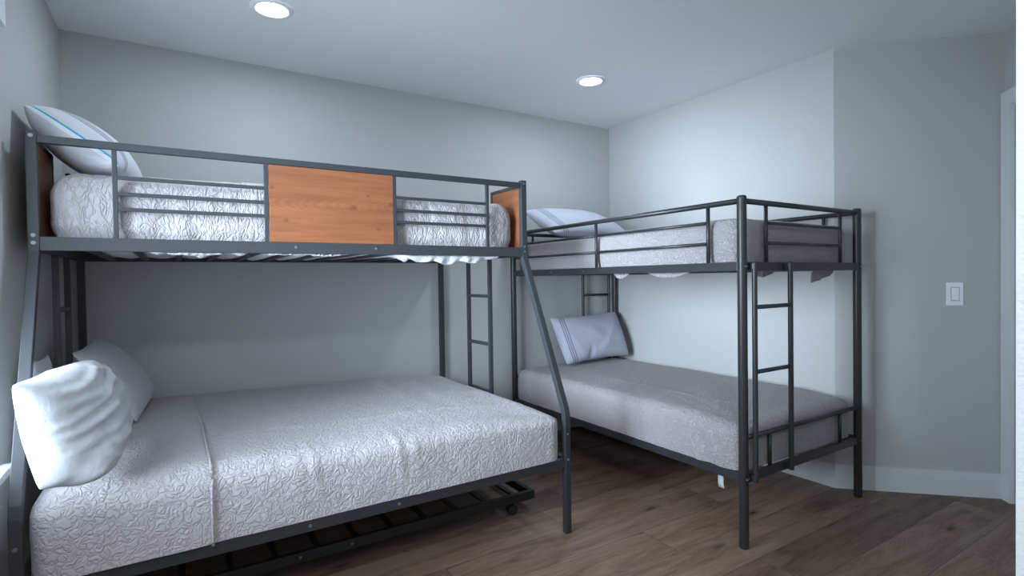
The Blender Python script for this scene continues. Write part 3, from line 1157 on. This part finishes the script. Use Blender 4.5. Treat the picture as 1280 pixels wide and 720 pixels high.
# ------------------------------------------------------------------ pillows (two sheets blown up until the cloth wrinkles)
def inflate(a, b_, nu, nv, seed, vol=.085, steps=110):
    """returns top and bottom sheets (nu x nv x 3), flat in xy, inflated in z"""
    rng = np.random.default_rng(seed)
    x = np.linspace(-a / 2, a / 2, nu); y = np.linspace(-b_ / 2, b_ / 2, nv)
    Xg, Yg = np.meshgrid(x, y, indexing='ij')
    P = np.zeros((2, nu, nv, 3))
    P[:, :, :, 0] = Xg; P[:, :, :, 1] = Yg
    bulge = (1 - (2 * Xg / a) ** 2) * (1 - (2 * Yg / b_) ** 2)
    for s in range(2):
        P[s, :, :, 2] = (1 if s == 0 else -1) * (.01 * bulge + .006 * rng.standard_normal((nu, nv)) * bulge)
    V_ = np.zeros_like(P)
    dx, dy = x[1] - x[0], y[1] - y[0]
    dd = math.hypot(dx, dy)
    dt = .016
    press = vol

    def weld():
        for sl in ((0, slice(None)), (-1, slice(None)), (slice(None), 0), (slice(None), -1)):
            m_ = (P[0][sl] + P[1][sl]) / 2
            P[0][sl] = m_; P[1][sl] = m_

    def con(A, C, rest, stiff):
        d = C - A
        L = np.linalg.norm(d, axis=-1, keepdims=True) + 1e-9
        c = np.where(L > rest, stiff, stiff * .35) * .5 * (L - rest) / L * d
        A += c; C -= c
    for st in range(steps):
        du = np.gradient(P, axis=1); dv = np.gradient(P, axis=2)
        n = np.cross(du, dv)
        n[1] *= -1
        n /= np.linalg.norm(n, axis=-1, keepdims=True) + 1e-9
        V_ = V_ * .93 + n * press * dt * 60
        old = P.copy()
        P += V_ * dt
        for it in range(7):
            for o_ in (0, 1):
                con(P[:, o_:nu - 1:2], P[:, o_ + 1:nu:2], dx, .9) if P[:, o_:nu - 1:2].shape[1] == P[:, o_ + 1:nu:2].shape[1] else None
                con(P[:, :, o_:nv - 1:2], P[:, :, o_ + 1:nv:2], dy, .9)
            for o_ in (0, 1):
                con(P[:, o_:nu - 1:2, :-1], P[:, o_ + 1:nu:2, 1:], dd, .5)
                con(P[:, o_:nu - 1:2, 1:], P[:, o_ + 1:nu:2, :-1], dd, .5)
            weld()
        # a little bending resistance
        lap = np.zeros_like(P)
        lap[:, 1:-1, 1:-1] = (P[:, :-2, 1:-1] + P[:, 2:, 1:-1] + P[:, 1:-1, :-2] + P[:, 1:-1, 2:]) / 4 - P[:, 1:-1, 1:-1]
        P += lap * .10
        V_ = (P - old) / dt
    return P


PILLOW_CACHE = {}


def pillow(name, corners, thick, mat, seed, dims=(.70, .50), press=.085, bend=None, folds=None, back=1.0, square=.7, full=.85, parent=None):
    """corners: c00 (u0 v0), c10 (u1 v0), c11, c01 world points of the pillow outline"""
    nu, nv = 46, 34
    key = (dims, seed, press)
    if key not in PILLOW_CACHE:
        PILLOW_CACHE[key] = inflate(dims[0], dims[1], nu, nv, seed, press)
    P = PILLOW_CACHE[key]
    ax = np.abs(P[..., 0]).max(); ay = np.abs(P[..., 1]).max(); az = np.abs(P[..., 2]).max()
    c00, c10, c11, c01 = [Vector(c) for c in corners]
    rmx = np.maximum(np.abs(P[0, :, :, 0]).max(0), 1e-6)
    rmy = np.maximum(np.abs(P[0, :, :, 1]).max(1), 1e-6)
    bm = bmesh.new()
    uvl = bm.loops.layers.uv.new('UVMap')
    grid = [[[None] * nv for _ in range(nu)] for _ in range(2)]
    uvs = {}
    for s in range(2):
        for i in range(nu):
            for j in range(nv):
                if s == 1 and (i in (0, nu - 1) or j in (0, nv - 1)):
                    grid[1][i][j] = grid[0][i][j]
                    continue
                px, py, pz = P[s, i, j]
                u = ((1 - square) * px / ax + square * px / rmx[j] + 1) / 2
                v = ((1 - square) * py / ay + square * py / rmy[i] + 1) / 2
                base = c00 * (1 - u) * (1 - v) + c10 * u * (1 - v) + c11 * u * v + c01 * (1 - u) * v
                tu = (c10 - c00) * (1 - v) + (c11 - c01) * v
                tv = (c01 - c00) * (1 - u) + (c11 - c10) * u
                n = tu.cross(tv).normalized()
                z = math.copysign(abs(pz / az) ** full, pz) * thick / 2 * (back if s else 1)
                if folds and s == 0:
                    z += folds(u, v)
                p = base + n * z
                if bend:
                    p = p + bend(u, v, n)
                vv = bm.verts.new(p)
                uvs[vv] = (i / (nu - 1), j / (nv - 1))
                grid[s][i][j] = vv
    for s in range(2):
        for i in range(nu - 1):
            for j in range(nv - 1):
                q_ = (grid[s][i][j], grid[s][i + 1][j], grid[s][i + 1][j + 1], grid[s][i][j + 1])
                if s == 1:
                    q_ = q_[::-1]
                f = bm.faces.new(q_)
                f.smooth = True
                for lp in f.loops:
                    lp[uvl].uv = (uvs[lp.vert][0] + 3 * s, uvs[lp.vert][1])
    o = link_mesh(name, bm, mat, parent)
    ss = o.modifiers.new('smooth', 'SUBSURF'); ss.levels = 1; ss.render_levels = 1
    return o


# big white pillow at the front of the left lower bunk
def folds_white(u, v):
    e = (math.sin(math.pi * u) * math.sin(math.pi * v)) ** .35
    f = 0
    for (vv, a_, s_, sl, bd) in ((.86, .016, .022, .10, .05), (.72, .020, .026, .24, .06), (.58, .018, .022, .18, .05), (.46, .020, .028, .02, .05),
                                 (.35, .014, .018, -.06, .04), (.24, .018, .024, -.16, .04), (.13, .012, .018, -.22, .03)):
        k = v - vv - sl * (u - .5) - bd * math.sin(u * 6 + vv * 11)
        f += a_ * (gauss(k, s_) - .6 * gauss(k - 1.8 * s_, s_)) * (.35 + .65 * math.sin(math.pi * min(1, max(0, u * 1.1 - .05 + .2 * math.sin(vv * 17)))) ** 2)
    f += .010 * noise.noise(Vector((u * 7, v * 9, 3.3))) + .006 * noise.noise(Vector((u * 15, v * 20, 1.3)))
    return f * e


o = pillow('pillow', [(-.335, 1.90, .650), (-.165, 2.30, .634), (-.310, 2.45, .925), (-.362, 1.845, .97)], .28, M_WHITE, 3, (.62, .50), .10, folds=folds_white, back=.15, full=.65, square=.85,
           bend=lambda u, v, n: Vector((.045, -.12, -.018)) * ((1 - v) ** 3 * gauss(u - .42, .26)))
tag(o, 'big wrinkled white pillow at the front corner of the left lower bunk', 'pillow', 'bed pillows')
o = pillow('pillow', [(-.145, 2.68, .632), (-.085, 3.24, .64), (-.330, 3.30, .945), (-.355, 2.70, .945)], .15, M_GREYC, 5, (.70, .50), .07, back=.4)
tag(o, 'smooth grey pillow near the back wall behind the big white pillow', 'pillow', 'bed pillows')
o = pillow('pillow', [(-.385, 2.24, .630), (-.385, 2.62, .632), (-.405, 2.62, .945), (-.405, 2.36, .958)], .05, M_GREYC, 8, (.70, .50), .05)
tag(o, 'grey pillow with one corner peeking over the big white pillow', 'pillow', 'bed pillows')
# upper left pillow
o = pillow('pillow', [(-.165, 2.40, 1.628), (-.09, 3.02, 1.630), (-.40, 3.06, 1.86), (-.44, 2.452, 1.832)], .19, M_CASE_U, 11, (.70, .50), .085)
tag(o, 'striped pillow with a cyan edge line on the left upper bunk', 'pillow', 'bed pillows')
# right bunk pillows
o = pillow('pillow', [(2.40, 3.10, .568), (3.04, 3.10, .572), (3.06, 3.27, .925), (2.38, 3.27, .915)], .20, M_CASE_R, 14, (.70, .50), .075, square=.55,
           folds=lambda u, v: -.020 * gauss(u - .36, .035) * gauss(v - .10, .16) + .010 * gauss(u - .45 - .5 * v, .04) * (1 - v) * v * 2
           + .010 * gauss(u - .28 + .3 * v, .03) * (1 - v) * v * 2 + .008 * noise.noise(Vector((u * 6, v * 5, 9.1))) * math.sin(math.pi * u) * math.sin(math.pi * v))
tag(o, 'lavender pillow with stitched stripes leaning at the head of right lower bunk', 'pillow', 'bed pillows')
o = pillow('pillow', [(2.15, 2.90, 1.505), (2.86, 2.88, 1.505), (2.84, 3.27, 1.69), (2.15, 3.27, 1.70)], .17, M_CASE_RU, 17, (.70, .50), .075, square=.6,
           folds=lambda u, v: (.014 * noise.noise(Vector((u * 5, v * 6, 4.1))) + .006 * noise.noise(Vector((u * 14, v * 9, 2.1)))) * math.sin(math.pi * u) * math.sin(math.pi * v))
tag(o, 'pale lavender pillow on the right upper bunk against the back wall', 'pillow', 'bed pillows')
